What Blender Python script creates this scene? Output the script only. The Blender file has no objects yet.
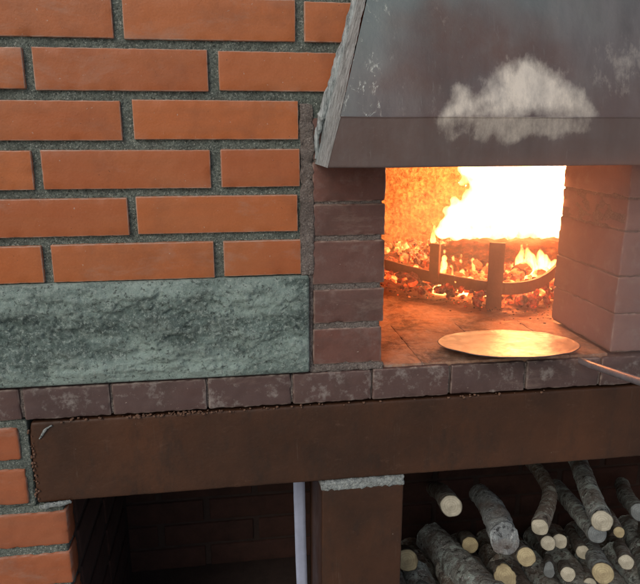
import bpy, bmesh, math, random
import numpy as np
from mathutils import Vector, noise, Matrix

random.seed(7); rng = np.random.default_rng(7)
sc = bpy.context.scene
COL = sc.collection

# ---------------------------------------------------------------- camera
CAM = Vector((0, -0.90, 1.35)); YAW = math.radians(8.3); PIT = math.radians(14.2)
cd = bpy.data.cameras.new('camera'); cam = bpy.data.objects.new('camera', cd); COL.objects.link(cam)
cam.location = CAM; cam.rotation_euler = (math.pi/2 - PIT, 0, -YAW)
cd.sensor_fit = 'HORIZONTAL'; cd.sensor_width = 36; cd.lens = 36.0
cd.clip_start = 0.01; cd.clip_end = 2000
sc.camera = cam

# ---------------------------------------------------------------- daylight
SUN_EL, SUN_AZ = math.radians(37), math.radians(-36)     # azimuth measured from -Y (towards the camera side), negative = from the left
w = bpy.data.worlds.new('World'); sc.world = w; w.use_nodes = True
nt = w.node_tree; bg = nt.nodes['Background']
sky = nt.nodes.new('ShaderNodeTexSky'); sky.sky_type = 'NISHITA'; sky.sun_disc = False
sky.sun_elevation = SUN_EL; sky.sun_rotation = math.pi - SUN_AZ
sky.air_density = 1.0; sky.dust_density = 4.0
nt.links.new(sky.outputs[0], bg.inputs[0]); bg.inputs[1].default_value = 0.11
sl = bpy.data.lights.new('sun', 'SUN'); sl.energy = 0.6; sl.angle = math.radians(25); sl.color = (1, .95, .88)
so = bpy.data.objects.new('sun', sl); COL.objects.link(so)
sdir = Vector((math.sin(SUN_AZ)*math.cos(SUN_EL), -math.cos(SUN_AZ)*math.cos(SUN_EL), math.sin(SUN_EL)))
so.rotation_euler = sdir.to_track_quat('Z', 'Y').to_euler(); so.location = (-2, -3, 4)
sc.view_settings.view_transform = 'Standard'; sc.view_settings.look = 'None'
sc.view_settings.exposure = -0.18; sc.view_settings.gamma = 1; sc.view_settings.use_curve_mapping = False
sc.render.engine = 'CYCLES'
sc.cycles.use_denoising = True
sc.cycles.max_bounces = 8; sc.cycles.sample_clamp_indirect = 6
sc.cycles.volume_bounces = 0

FIRE_W = 15.0
SMOKE = 0.7

# ---------------------------------------------------------------- helpers
def mesh_obj(name, verts, faces, mat=None, parent=None, smooth=True, attrs=None):
    me = bpy.data.meshes.new(name); me.from_pydata([tuple(v) for v in verts], [], [tuple(f) for f in faces]); me.update()
    if smooth: me.polygons.foreach_set('use_smooth', [True]*len(me.polygons))
    if attrs:
        for k, a in attrs.items():
            at_ = me.attributes.new(k, 'FLOAT', 'POINT'); at_.data.foreach_set('value', np.asarray(a, dtype=np.float32))
    o = bpy.data.objects.new(name, me); COL.objects.link(o)
    if mat: me.materials.append(mat)
    if parent: o.parent = parent
    return o

def tag(o, label=None, cat=None, group=None, kind=None):
    if label: o['label'] = label
    if cat: o['category'] = cat
    if group: o['group'] = group
    if kind: o['kind'] = kind
    return o

def empty(name, loc, label=None, cat=None, group=None):
    o = bpy.data.objects.new(name, None); COL.objects.link(o); o.location = loc; o.empty_display_size = .05
    return tag(o, label, cat, group)

class Soup:
    """collects pieces of one mesh"""
    def __init__(s): s.v = []; s.f = []; s.a = {}; s.n = 0
    def add(s, V, F, **at_):
        s.v.append(np.asarray(V, dtype=float)); s.f.extend([[i+s.n for i in f] for f in F])
        for k, x in at_.items(): s.a.setdefault(k, []).append(np.broadcast_to(np.asarray(x, dtype=float), (len(V),)))
        s.n += len(V)
    def build(s, name, mat, parent=None, smooth=True, origin=None):
        V = np.concatenate(s.v)
        if parent is not None: V = V - np.array(parent.matrix_world.translation if False else world_loc(parent))
        return mesh_obj(name, V.tolist(), s.f, mat, parent, smooth, {k: np.concatenate(x) for k, x in s.a.items()})

def world_loc(o):
    l = Vector(o.location)
    while o.parent: o = o.parent; l = l + Vector(o.location)
    return tuple(l)

def fnoise(P, scale, seed=0.0, octv=3):
    return np.array([noise.fractal(Vector((p[0]*scale+seed, p[1]*scale+seed*1.7, p[2]*scale-seed)), 0.9, 2.0, octv) for p in P])

def box_surface(nx, ny, nz):
    """unit box [0,1]^3 surface grid with shared vertices"""
    idx = {}; V = []; F = []
    def g(i, j, k):
        key = (i, j, k)
        if key not in idx: idx[key] = len(V); V.append((i/nx, j/ny, k/nz))
        return idx[key]
    for i in range(nx):
        for k in range(nz):
            F.append((g(i,0,k), g(i+1,0,k), g(i+1,0,k+1), g(i,0,k+1)))
            F.append((g(i,ny,k), g(i,ny,k+1), g(i+1,ny,k+1), g(i+1,ny,k)))
    for i in range(nx):
        for j in range(ny):
            F.append((g(i,j,0), g(i,j+1,0), g(i+1,j+1,0), g(i+1,j,0)))
            F.append((g(i,j,nz), g(i+1,j,nz), g(i+1,j+1,nz), g(i,j+1,nz)))
    for j in range(ny):
        for k in range(nz):
            F.append((g(0,j,k), g(0,j,k+1), g(0,j+1,k+1), g(0,j+1,k)))
            F.append((g(nx,j,k), g(nx,j+1,k), g(nx,j+1,k+1), g(nx,j,k+1)))
    return np.array(V), F

def rbox(lo, hi, r=.003, res=.004, rough=0.0, nscale=60, chip=0.0, seed=None, ymax=None):
    """rounded box between lo and hi, surface roughened; returns V, F"""
    lo = np.array(lo, float); hi = np.array(hi, float); s = hi-lo
    n = [max(2, int(round(x/res))) for x in s]
    if ymax: n[1] = min(n[1], ymax)
    V, F = box_surface(*n)
    # pull the grid towards the edges so the rounding has vertices
    for a in range(3):
        t = V[:, a]; e = r/s[a]
        n_ = n[a]
        m1 = np.abs(t-1/n_) < 1e-6; m2 = np.abs(t-(1-1/n_)) < 1e-6
        if n_ > 3: t[m1] = min(e*.6, .4); t[m2] = 1-min(e*.6, .4)
        if n_ > 6 and 2/n_ > e*2:
            m3 = np.abs(t-2/n_) < 1e-6; m4 = np.abs(t-(1-2/n_)) < 1e-6; t[m3] = e*1.5; t[m4] = 1-e*1.5
        V[:, a] = t
    P = lo + V*s
    q = np.clip(P, lo+r, hi-r); d = P-q; L = np.linalg.norm(d, axis=1, keepdims=True); L[L == 0] = 1
    N = d/L
    P = q+N*r
    sd = seed if seed is not None else random.random()*50
    if rough or chip:
        a = fnoise(P, nscale, sd, 3)
        P = P + N*(a*rough)[:, None]
        if chip:
            # how many axes are at an edge -> edges wear more
            edge = (np.abs(N) > .25).sum(1) >= 2
            b = fnoise(P, 90, sd+9, 2)
            P = P - N*(edge*np.clip(b, 0, 1)*chip)[:, None]
    return P, F

def plainbox(lo, hi):
    lo = np.array(lo, float); hi = np.array(hi, float)
    V, F = box_surface(1, 1, 1); return lo+V*(hi-lo), F

def grid(nx, nz, fn):
    V = [fn(i/nx, k/nz) for k in range(nz+1) for i in range(nx+1)]
    F = [(k*(nx+1)+i, k*(nx+1)+i+1, (k+1)*(nx+1)+i+1, (k+1)*(nx+1)+i) for k in range(nz) for i in range(nx)]
    return np.array(V), F

def tube(path, radii, seg=12, cap=True, jit=0.0, seed=0.0):
    V = []; F = []; n = len(path)
    path = [Vector(p) for p in path]
    t0 = (path[1]-path[0]).normalized(); ref = Vector((0, 0, 1)) if abs(t0.z) < .9 else Vector((1, 0, 0))
    u = t0.cross(ref).normalized()
    for i, p in enumerate(path):
        t = (path[min(i+1, n-1)]-path[max(i-1, 0)]).normalized()
        u = (u - t*u.dot(t)).normalized(); v = t.cross(u)
        for k in range(seg):
            a = 2*math.pi*k/seg; d = u*math.cos(a)+v*math.sin(a)
            r = radii[i] if hasattr(radii, '__len__') else radii
            V.append(p+d*r)
    for i in range(n-1):
        for k in range(seg):
            F.append((i*seg+k, i*seg+(k+1) % seg, (i+1)*seg+(k+1) % seg, (i+1)*seg+k))
    if cap:
        F.append(tuple(range(seg-1, -1, -1))); F.append(tuple((n-1)*seg+k for k in range(seg)))
    return np.array([tuple(v) for v in V]), F

# ---------------------------------------------------------------- materials
class M_:
    def __init__(s, name):
        s.m = bpy.data.materials.new(name); s.m.use_nodes = True; s.nt = s.m.node_tree
        s.b = s.nt.nodes['Principled BSDF']; s.o = s.nt.nodes['Material Output']
        s.co = s.nt.nodes.new('ShaderNodeTexCoord').outputs['Object']
    def n(s, t, **kw):
        x = s.nt.nodes.new(t)
        for k, v in kw.items(): setattr(x, k, v)
        return x
    def link(s, a, b): s.nt.links.new(a, b)
    def noise(s, scale, detail=4, rough=.6, vec=None, dist=0):
        x = s.n('ShaderNodeTexNoise'); x.inputs['Scale'].default_value = scale; x.inputs['Detail'].default_value = detail
        x.inputs['Roughness'].default_value = rough; x.inputs['Distortion'].default_value = dist
        s.link(vec or s.co, x.inputs['Vector']); return x.outputs['Fac']
    def vor(s, scale, vec=None, feature='F1'):
        x = s.n('ShaderNodeTexVoronoi', feature=feature); x.inputs['Scale'].default_value = scale
        s.link(vec or s.co, x.inputs['Vector']); return x.outputs['Distance']
    def ramp(s, fac, stops, interp='LINEAR'):
        x = s.n('ShaderNodeValToRGB'); e = x.color_ramp.elements; x.color_ramp.interpolation = interp
        while len(e) < len(stops): e.new(.5)
        for i, (p, c) in enumerate(stops):
            e[i].position = p; e[i].color = (c, c, c, 1) if not hasattr(c, '__len__') else (*c, 1)
        s.link(fac, x.inputs[0]); return x.outputs[0]
    def mix(s, fac, a, b, mode='MIX'):
        x = s.n('ShaderNodeMix', data_type='RGBA', blend_type=mode)
        for sock, v in ((x.inputs[0], fac), (x.inputs[6], a), (x.inputs[7], b)):
            if hasattr(v, 'is_linked') or hasattr(v, 'links'): s.link(v, sock)
            elif hasattr(v, '__len__'): sock.default_value = (*v, 1)
            else: sock.default_value = v
        return x.outputs[2]
    def math(s, op, a, b=0.0, c=0.0, clamp=False):
        x = s.n('ShaderNodeMath', operation=op); x.use_clamp = clamp
        for sock, v in zip(x.inputs, (a, b, c)):
            if hasattr(v, 'links'): s.link(v, sock)
            else: sock.default_value = v
        return x.outputs[0]
    def attr(s, name): x = s.n('ShaderNodeAttribute'); x.attribute_name = name; return x.outputs['Fac']
    def vec(s, sx, sy, sz):
        x = s.n('ShaderNodeMapping'); x.inputs['Scale'].default_value = (sx, sy, sz); s.link(s.co, x.inputs[0]); return x.outputs[0]
    def base(s, c): s.link(c, s.b.inputs['Base Color']) if hasattr(c, 'links') else setattr(s.b.inputs['Base Color'], 'default_value', (*c, 1))
    def rough(s, c):
        if hasattr(c, 'links'): s.link(c, s.b.inputs['Roughness'])
        else: s.b.inputs['Roughness'].default_value = c
    def bump(s, h, strength=.4, dist=.002):
        x = s.n('ShaderNodeBump'); x.inputs['Strength'].default_value = strength; x.inputs['Distance'].default_value = dist
        s.link(h, x.inputs['Height']); s.link(x.outputs[0], s.b.inputs['Normal'])

def brick_mat(name, c1, c2, c3, soot=(.05, .035, .03), soot_amt=.35, rough=.6, white=0.0):
    m = M_(name); t = m.attr('tone')
    base = m.mix(t, c1, c2)
    # broad kiln shading
    base = m.mix(m.ramp(m.noise(7, 3), [(.35, 0), (.75, .7)]), base, c3)
    # fine grain
    base = m.mix(m.ramp(m.noise(420, 3, .7), [(.35, .0), (.7, .22)]), base, (c1[0]*.5, c1[1]*.45, c1[2]*.5))
    # faint horizontal drag marks
    base = m.mix(m.ramp(m.noise(30, 4, .6, m.vec(.25, 1, 4)), [(.45, 0), (.8, .35)]), base, (c3[0]*.75, c3[1]*.8, c3[2]*.9))
    base = m.mix(m.ramp(m.noise(16, 5, .65), [(.5, 0), (.78, soot_amt)]), base, soot)
    # dark pits
    pit = m.ramp(m.vor(150), [(.05, 1), (.09, 0)]); keep = m.ramp(m.noise(55, 2), [(.60, 0), (.64, 1)])
    pk = m.math('MULTIPLY', pit, keep)
    base = m.mix(pk, base, (.03, .02, .015))
    if white:
        wm = m.ramp(m.noise(38, 6, .75), [(.53, 0), (.66, white)])
        base = m.mix(wm, base, (.36, .34, .32))
    # pale arrises: edge highlights put into the colour, plus mortar residue
    # mortar haze and smears
    sme = m.ramp(m.noise(13, 6, .75, m.vec(.6, 1, 1.4), dist=.3), [(.56, 0), (.74, .32)])
    base = m.mix(sme, base, (.38, .30, .25))
    # pale drips / salt specks
    base = m.mix(m.ramp(m.noise(230, 2, .5), [(.74, 0), (.78, .55)]), base, (.50, .42, .36))
    e = m.attr('edge')
    em = m.math('MULTIPLY', e, m.ramp(m.noise(110, 4, .7), [(.35, .25), (.58, .95)]))
    base = m.mix(em, base, (.50, .42, .36))
    m.base(base); m.rough(m.ramp(m.noise(25, 3), [(.3, rough-.1), (.7, rough+.14)]))
    h = m.math('ADD', m.math('MULTIPLY', m.noise(300, 4, .7), .6), m.math('MULTIPLY', m.noise(45, 3), .7))
    h = m.math('SUBTRACT', h, m.math('MULTIPLY', pk, 1.2))
    m.bump(h, .35, .0018); m.b.inputs['Specular IOR Level'].default_value = .4
    return m.m

MAT = {}
MAT['brick'] = brick_mat('orange_brick', (.50, .150, .045), (.38, .108, .038), (.45, .165, .065), soot_amt=.3, rough=.38)
MAT['pier_brick'] = brick_mat('pier_brick', (.44, .130, .048), (.34, .10, .042), (.38, .145, .07), soot_amt=.3, rough=.55)
MAT['jamb_brick'] = brick_mat('sooty_brick', (.17, .072, .055), (.13, .062, .052), (.17, .10, .085), soot_amt=.55, rough=.62, white=.12)
MAT['hazed_brick'] = brick_mat('haze_pink_brick', (.27, .15, .135), (.22, .13, .12), (.30, .21, .20), soot_amt=.25, rough=.7, white=.35)  # right jamb brick, colour paled to carry the pinkish fire haze
MAT['hearth_brick'] = brick_mat('hearth_brick', (.115, .066, .058), (.088, .056, .054), (.12, .085, .08), soot_amt=.6, rough=.55, white=.5)
MAT['shaded_brick'] = None

def mortar_mat(name, ca, cb, cc):
    m = M_(name)
    b = m.mix(m.ramp(m.noise(260, 5, .75), [(.32, 0), (.68, 1)]), ca, cb)
    b = m.mix(m.ramp(m.noise(330, 4, .85), [(.56, 0), (.64, .85)]), b, cc)
    b = m.mix(m.ramp(m.noise(240, 3, .8), [(.34, .9), (.41, 0)]), b, tuple(x*.35 for x in ca))
    b = m.mix(m.ramp(m.noise(22, 4), [(.45, 0), (.7, .5)]), b, (ca[0]*.6, ca[1]*.6, ca[2]*.6))
    m.base(b); m.rough(.9)
    h = m.math('ADD', m.noise(420, 5, .8), m.math('MULTIPLY', m.vor(360), .6)); m.bump(h, .9, .003)
    return m.m
MAT['mortar'] = mortar_mat('mortar', (.065, .085, .078), (.25, .30, .265), (.66, .72, .67))
MAT['mortar_grey'] = mortar_mat('sooty_mortar', (.13, .105, .095), (.27, .24, .22), (.48, .45, .42))

MAT['pad'] = mortar_mat('pale_mortar', (.22, .25, .25), (.44, .50, .50), (.70, .76, .76))
def mk_stone():
    m = M_('rock_faced_stone')
    b = m.mix(m.ramp(m.noise(30, 8, .72), [(.36, 0), (.64, 1)]), (.070, .108, .101), (.18, .265, .248))
    b = m.mix(m.ramp(m.noise(150, 5, .75, dist=.6), [(.5, 0), (.66, .85)]), b, (.35, .45, .42))
    b = m.mix(m.ramp(m.noise(210, 6, .8), [(.54, 0), (.66, .6)]), b, (.055, .085, .078))
    b = m.mix(m.ramp(m.attr('ridge'), [(.45, 0), (.9, .75)]), b, (.36, .45, .41))
    b = m.mix(m.ramp(m.noise(11, 3, .6, m.vec(.6, 1, 1.5)), [(.44, 0), (.60, .75)]), b, (.44, .59, .55))
    b = m.mix(m.ramp(m.noise(170, 5, .85), [(.54, 0), (.60, .75)]), b, (.50, .61, .58))
    b = m.mix(m.ramp(m.noise(150, 5, .85, m.vec(1.1, 1, 1)), [(.38, .85), (.45, 0)]), b, (.04, .055, .052))
    m.base(b); m.rough(.65)
    m.bump(m.math('ADD', m.noise(230, 6, .8), m.math('MULTIPLY', m.noise(80, 4, .7), 1.4)), 1.0, .004)
    return m.m
MAT['stone'] = mk_stone()

def mk_beam():
    m = M_('brown_painted_steel')
    b = m.mix(m.ramp(m.noise(6, 5, .6), [(.3, 0), (.72, 1)]), (.032, .017, .011), (.085, .036, .018))
    b = m.mix(m.ramp(m.noise(500, 2, .8), [(.66, 0), (.72, .35)]), b, (.14, .10, .08))
    b = m.mix(m.ramp(m.noise(26, 6, .75, m.vec(1, 1, .4)), [(.52, 0), (.72, .65)]), b, (.025, .018, .014))
    b = m.mix(m.ramp(m.noise(60, 6, .8, m.vec(.5, 1, 1)), [(.60, 0), (.72, .35)]), b, (.17, .10, .07))
    b = m.mix(m.ramp(m.noise(40, 5, .8, m.vec(2.5, 1, .12)), [(.63, 0), (.70, .22)]), b, (.20, .16, .13))
    dust = m.ramp(m.vor(75), [(.03, 1), (.05, 0)]); k = m.ramp(m.noise(14, 2), [(.62, 0), (.64, 1)])
    b = m.mix(m.math('MULTIPLY', dust, k), b, (.4, .38, .35))
    m.base(b); m.rough(m.ramp(m.noise(18, 5), [(.3, .38), (.7, .6)])); m.b.inputs['Specular IOR Level'].default_value = .35
    m.bump(m.math('ADD', m.noise(160, 4, .6), m.math('MULTIPLY', m.noise(20, 3), 1.6)), .3, .002)
    return m.m
MAT['beam'] = mk_beam()

def mk_hood():
    m = M_('sooty_hood_steel')
    streak = m.noise(9, 6, .65, m.vec(2.2, 2.2, .5))
    b = m.mix(m.ramp(streak, [(.3, 0), (.7, 1)]), (.125, .112, .108), (.24, .22, .215))
    cool = m.attr('cool'); b = m.mix(m.math('MULTIPLY', cool, .8), b, (.19, .24, .235))  # sky reflection on the upper panel put in as a cooler grey
    soot = m.attr('soot'); sm = m.math('MULTIPLY', soot, m.ramp(m.noise(20, 6, .7), [(.3, .55), (.6, 1)]))
    b = m.mix(sm, b, (.15, .092, .078))  # soot, reddened to carry the fire's glow near the lip
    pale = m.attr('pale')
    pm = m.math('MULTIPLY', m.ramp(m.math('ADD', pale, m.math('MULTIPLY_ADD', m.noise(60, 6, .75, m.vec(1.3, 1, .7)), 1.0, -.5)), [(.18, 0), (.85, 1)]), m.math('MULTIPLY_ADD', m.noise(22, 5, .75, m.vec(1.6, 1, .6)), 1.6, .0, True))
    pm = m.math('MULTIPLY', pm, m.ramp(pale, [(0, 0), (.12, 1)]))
    b = m.mix(pm, b, (.86, .78, .66))  # pale patch mixed over the panel and lip colour
    # long scratches
    sc_ = m.ramp(m.noise(60, 5, .7, m.vec(2.5, 1, .25)), [(.62, 0), (.7, .25)])
    b = m.mix(sc_, b, (.32, .31, .29))
    fl = m.ramp(m.noise(130, 5, .8), [(.63, 0), (.7, .35)]); b = m.mix(fl, b, (.34, .30, .27))
    g = m.attr('grit'); gm = m.math('MULTIPLY', g, m.ramp(m.noise(55, 6, .75, m.vec(1.2, 1, .8), dist=.6), [(.58, 0), (.66, 1)]))
    b = m.mix(gm, b, (.58, .64, .62))
    m.base(b); m.b.inputs['Metallic'].default_value = .35
    m.rough(m.ramp(m.noise(12, 6, .7), [(.3, .26), (.7, .55)]))
    h = m.math('ADD', m.math('MULTIPLY', m.noise(180, 4, .7), .35), m.math('MULTIPLY', m.noise(9, 3), 1.2))
    h = m.math('ADD', h, m.math('MULTIPLY', gm, 1.5)); m.bump(h, .28, .003)
    return m.m
MAT['hood'] = mk_hood()

def mk_seal():
    m = M_('silvery_mortar_seal')
    b = m.mix(m.ramp(m.noise(150, 6, .8, m.vec(1.2, 1.2, .12)), [(.38, 0), (.60, 1)]), (.17, .20, .21), (.62, .70, .72))
    b = m.mix(m.ramp(m.noise(330, 4, .8), [(.58, 0), (.68, .9)]), b, (.58, .62, .60))
    m.base(b); m.rough(.55); m.b.inputs['Metallic'].default_value = .1
    m.bump(m.noise(220, 6, .8, m.vec(1.3, 1.3, .15)), .9, .004); return m.m
MAT['seal'] = mk_seal()

def simple(name, col, rough=.6, metal=0, var=.3, sc_=60, bump=.2):
    m = M_(name)
    b = m.mix(m.ramp(m.noise(sc_, 5, .7), [(.3, 0), (.7, 1)]), tuple(c*(1-var) for c in col), tuple(min(1, c*(1+var)) for c in col))
    m.base(b); m.rough(rough); m.b.inputs['Metallic'].default_value = metal
    m.bump(m.noise(sc_*4, 4, .7), bump, .002); return m.m
MAT['pale_strip'] = simple('pale_blue_strip', (.36, .42, .58), .45, 0, .15, 20, .05)
MAT['shaded_brick'] = simple('niche_shade_brick', (.042, .017, .012), .9, 0, .35, 25, .3)  # the niche shade is put into this brick's colour
MAT['iron'] = simple('scaled_iron', (.20, .08, .04), .7, .15, .3, 60, .4)
MAT['ground'] = simple('concrete_ground', (.38, .36, .33), .85, 0, .3, 9, .4)
MAT['niche_floor'] = simple('niche_floor_concrete', (.036, .022, .018), .9, 0, .3, 30, .5)  # also the niche mortar, darkened in colour for the shade there
MAT['crumb'] = simple('rust_crumbs', (.16, .09, .06), .9, 0, .6, 200, .6)
MAT['handle'] = simple('scuffed_peel_handle', (.30, .30, .33), .45, .5, .2, 80, .15)

def mk_floor():
    m = M_('hearth_tiles')
    sep = m.n('ShaderNodeSeparateXYZ'); m.link(m.co, sep.inputs[0])
    b = m.mix(m.ramp(m.noise(35, 6, .7), [(.3, 0), (.7, 1)]), (.30, .15, .09), (.48, .30, .20))
    b = m.mix(m.ramp(m.noise(120, 5, .8), [(.55, 0), (.72, .7)]), b, (.50, .42, .37))
    b = m.mix(m.ramp(m.noise(18, 6, .75, dist=.5), [(.46, 0), (.62, .75)]), b, (.07, .045, .038))
    b = m.mix(m.ramp(m.noise(60, 6, .8, dist=.5), [(.52, 0), (.66, .6)]), b, (.42, .36, .33))
    m.base(b); m.rough(.85); m.bump(m.noise(180, 5, .8), .6, .003); return m.m
MAT['floor'] = mk_floor()

def mk_chamber():
    m = M_('crusty_oven_lining')
    b = m.mix(m.ramp(m.noise(75, 7, .8, dist=.5), [(.36, 0), (.6, 1)]), (.13, .055, .020), (.52, .37, .17))
    b = m.mix(m.ramp(m.noise(20, 4), [(.45, 0), (.65, .6)]), b, (.30, .15, .07))
    m.base(b); m.rough(.95)
    m.bump(m.math('ADD', m.noise(120, 6, .85), m.vor(90)), 1.0, .008); return m.m
MAT['chamber'] = mk_chamber()

def mk_ember():
    m = M_('ember_coals'); hot = m.attr('hot')
    n1 = m.noise(38, 4, .6)
    g = m.math('MULTIPLY', m.ramp(m.math('ADD', n1, m.math('MULTIPLY_ADD', m.noise(11, 3), .8, -.4)), [(.36, .02), (.66, 1)]), hot)
    m.base(m.mix(m.ramp(m.noise(160, 4), [(.45, 0), (.6, .7)]), (.04, .02, .018), (.36, .26, .22))); m.rough(.95)
    col = m.ramp(g, [(0, (.35, .01, .002)), (.4, (1, .07, .01)), (.85, (1, .22, .04)), (1, (1, .40, .10))])
    m.link(col, m.b.inputs['Emission Color'])
    st = m.math('MULTIPLY', m.math('POWER', g, 1.5), 4.0); m.link(st, m.b.inputs['Emission Strength'])
    m.bump(m.noise(160, 4, .7), .4, .003); return m.m
MAT['ember'] = mk_ember()

def mk_burning():
    m = M_('burning_bark'); n1 = m.noise(45, 5, .7, m.vec(.4, 1, 1))
    g = m.ramp(n1, [(.44, 0), (.7, 1)])
    m.base(m.mix(n1, (.05, .018, .010), (.16, .06, .03))); m.rough(.95)
    m.link(m.ramp(g, [(0, (.5, .03, .005)), (.6, (1, .15, .02)), (1, (1, .42, .1))]), m.b.inputs['Emission Color'])
    m.link(m.math('ADD', m.math('MULTIPLY', g, .7), .02), m.b.inputs['Emission Strength'])
    m.bump(m.noise(120, 5, .8), .9, .005); return m.m
MAT['burning'] = mk_burning()

def mk_flame(name, col, dens, sc_=22):
    m = M_(name); m.nt.nodes.remove(m.b)
    e = m.n('ShaderNodeEmission'); e.inputs[0].default_value = (*col, 1)
    f = m.noise(sc_, 4, .65, m.vec(1.5, 1.5, .45), dist=1.2)
    m.link(m.math('MULTIPLY', m.ramp(f, [(.34, .02), (.62, 1)]), dens), e.inputs[1])
    m.link(e.outputs[0], m.o.inputs['Volume']); return m.m
MAT['flame'] = mk_flame('flame_core', (1, .46, .18), 420)
MAT['flame_thin'] = mk_flame('flame_tongue', (1, .38, .10), 800, 60)

def mk_peel():
    m = M_('pizza_peel_metal')
    b = m.mix(m.ramp(m.noise(25, 6, .7), [(.3, 0), (.7, 1)]), (.10, .085, .08), (.19, .165, .16))
    b = m.mix(m.ramp(m.noise(50, 6, .8, m.vec(1, .35, 1)), [(.56, 0), (.68, .75)]), b, (.16, .10, .08))
    m.base(b); m.b.inputs['Metallic'].default_value = .15; m.b.inputs['Specular IOR Level'].default_value = .35
    m.rough(m.ramp(m.noise(30, 5, .7), [(.3, .33), (.7, .55)])); m.bump(m.noise(24, 4), .35, .006); return m.m
MAT['peel'] = mk_peel()

def mk_bark(name, ca, cb, cc):
    m = M_(name)
    b = m.mix(m.ramp(m.noise(45, 7, .75, dist=.3), [(.38, 0), (.62, 1)]), ca, cb)
    b = m.mix(m.ramp(m.noise(32, 6, .75, dist=.5), [(.50, 0), (.57, .95)]), b, cc)
    b = m.mix(m.ramp(m.noise(110, 4, .8), [(.57, 0), (.63, .9)]), b, tuple(min(.85, x*1.4) for x in cc))
    b = m.mix(m.ramp(m.noise(75, 5, .75), [(.38, .95), (.46, 0)]), b, tuple(x*.2 for x in ca))
    b = m.mix(m.ramp(m.noise(14, 3), [(.48, 0), (.60, .6)]), b, (.15, .095, .065))
    m.base(b); m.rough(.85)
    m.bump(m.math('ADD', m.noise(160, 6, .8), m.math('MULTIPLY', m.noise(50, 4, .7), 1.8)), 1.0, .008); return m.m
MAT['bark_grey'] = mk_bark('lichen_grey_bark', (.20, .19, .18), (.44, .49, .47), (.64, .76, .73))
MAT['bark_brown'] = mk_bark('brown_bark', (.21, .16, .125), (.38, .33, .29), (.55, .58, .53))
MAT['bark_smooth'] = mk_bark('smooth_grey_bark', (.26, .29, .31), (.44, .50, .52), (.56, .64, .66))

def mk_cut(name, c1, c2):
    m = M_(name); r = m.attr('rad')
    x = m.math('SINE', m.math('MULTIPLY', m.math('ADD', r, m.math('MULTIPLY', m.noise(40, 3), .18)), 30.0))
    b = m.mix(m.math('MULTIPLY_ADD', x, .22, .4, True), c1, tuple(k*.8 for k in c2))
    b = m.mix(m.ramp(m.noise(45, 4, .7), [(.4, 0), (.65, .5)]), b, tuple(k*.75 for k in c2))
    w_ = m.n('ShaderNodeTexNoise'); w_.inputs['Scale'].default_value = 28; w_.inputs['Detail'].default_value = 5; m.link(m.vec(3, .5, 1), w_.inputs['Vector'])
    b = m.mix(m.ramp(w_.outputs['Fac'], [(.60, 0), (.66, .55)]), b, tuple(k*.3 for k in c2))
    b = m.mix(m.ramp(m.noise(26, 4, .7), [(.45, 0), (.65, .55)]), b, tuple(k*.55 for k in c2))
    b = m.mix(m.ramp(r, [(0.0, .8), (.10, .0)]), b, tuple(k*.45 for k in c2))
    b = m.mix(m.ramp(r, [(.88, 0), (.97, .9)]), b, tuple(k*.4 for k in c2))
    b = m.mix(m.ramp(m.noise(90, 5, .7), [(.5, 0), (.72, .45)]), b, tuple(k*.6 for k in c2))
    m.base(b); m.rough(.8); m.bump(m.noise(300, 3, .7), .4, .001); return m.m
MAT['cut_pale'] = mk_cut('sawn_wood_pale', (.58, .56, .46), (.42, .40, .31))
MAT['cut_yellow'] = mk_cut('sawn_wood_yellow', (.52, .46, .28), (.38, .31, .18))
MAT['cut_grey'] = mk_cut('weathered_cut_grey', (.25, .29, .30), (.16, .18, .19))

# ---------------------------------------------------------------- ground and sky shell
V, F = grid(2, 2, lambda u, v: (-400+800*u, -400+800*v, 0))
o = mesh_obj('ground', V, F, MAT['ground'], smooth=False); tag(o, 'plain concrete ground under the oven', kind='structure')

# ---------------------------------------------------------------- brickwork builders
def add_brick(s, x0, x1, z0, z1, y0=0.0, depth=.02, r=.0013, res=.0045, rough=.00035, chip=.0009, tone=None, jx=.0012):
    j = lambda: random.uniform(-jx, jx)
    lo = (x0+j(), y0+random.uniform(-.001, .001), z0+j()*.6); hi = (x1+j(), y0+depth, z1+j()*.6)
    P, F = rbox(lo, hi, r, res, rough, 70, chip, ymax=max(3, int(depth/.012)))
    c = (np.array(lo)+np.array(hi))/2; tilt = random.uniform(-.004, .004)
    P = P.copy(); P[:, 2] += (P[:, 0]-c[0])*tilt
    dx = np.minimum(P[:, 0]-lo[0], hi[0]-P[:, 0]); dz = np.minimum(P[:, 2]-lo[2], hi[2]-P[:, 2]); dy = P[:, 1]-lo[1]
    srt = np.sort(np.stack([dx, dz, dy]), axis=0)[1]
    e = np.clip(1-srt/.0018, 0, 1)
    s.add(P, F, tone=random.random() if tone is None else tone, edge=e)

def mortar_sheet(name, x0, x1, z0, z1, y, mat, parent, res=.0035, amp=.0016, thick=.03):
    s = Soup(); nx = int((x1-x0)/res); nz = int((z1-z0)/res)
    V, F = grid(nx, nz, lambda u, v: (x0+(x1-x0)*u, y, z0+(z1-z0)*v))
    a = fnoise(V, 55, 3.1, 3); b = fnoise(V, 220, 8.1, 2)
    V[:, 1] -= a*amp + b*amp*.9
    s.add(V, F)
    # back block so that the joint bed has a body
    V2, F2 = plainbox((x0, y+.0035, z0), (x1, y+thick, z1)); s.add(V2, F2)
    return s.build(name, mat, parent)

# ---------------------------------------------------------------- main facing wall (left of the oven mouth)
wall = empty('brick_wall', (-.2, .05, 1.15), 'orange brick facing wall with grey green mortar, left of the oven mouth', 'brick wall')
s = Soup()
C0 = 1.1470; PITCH = .0632; BH = .0515
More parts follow.
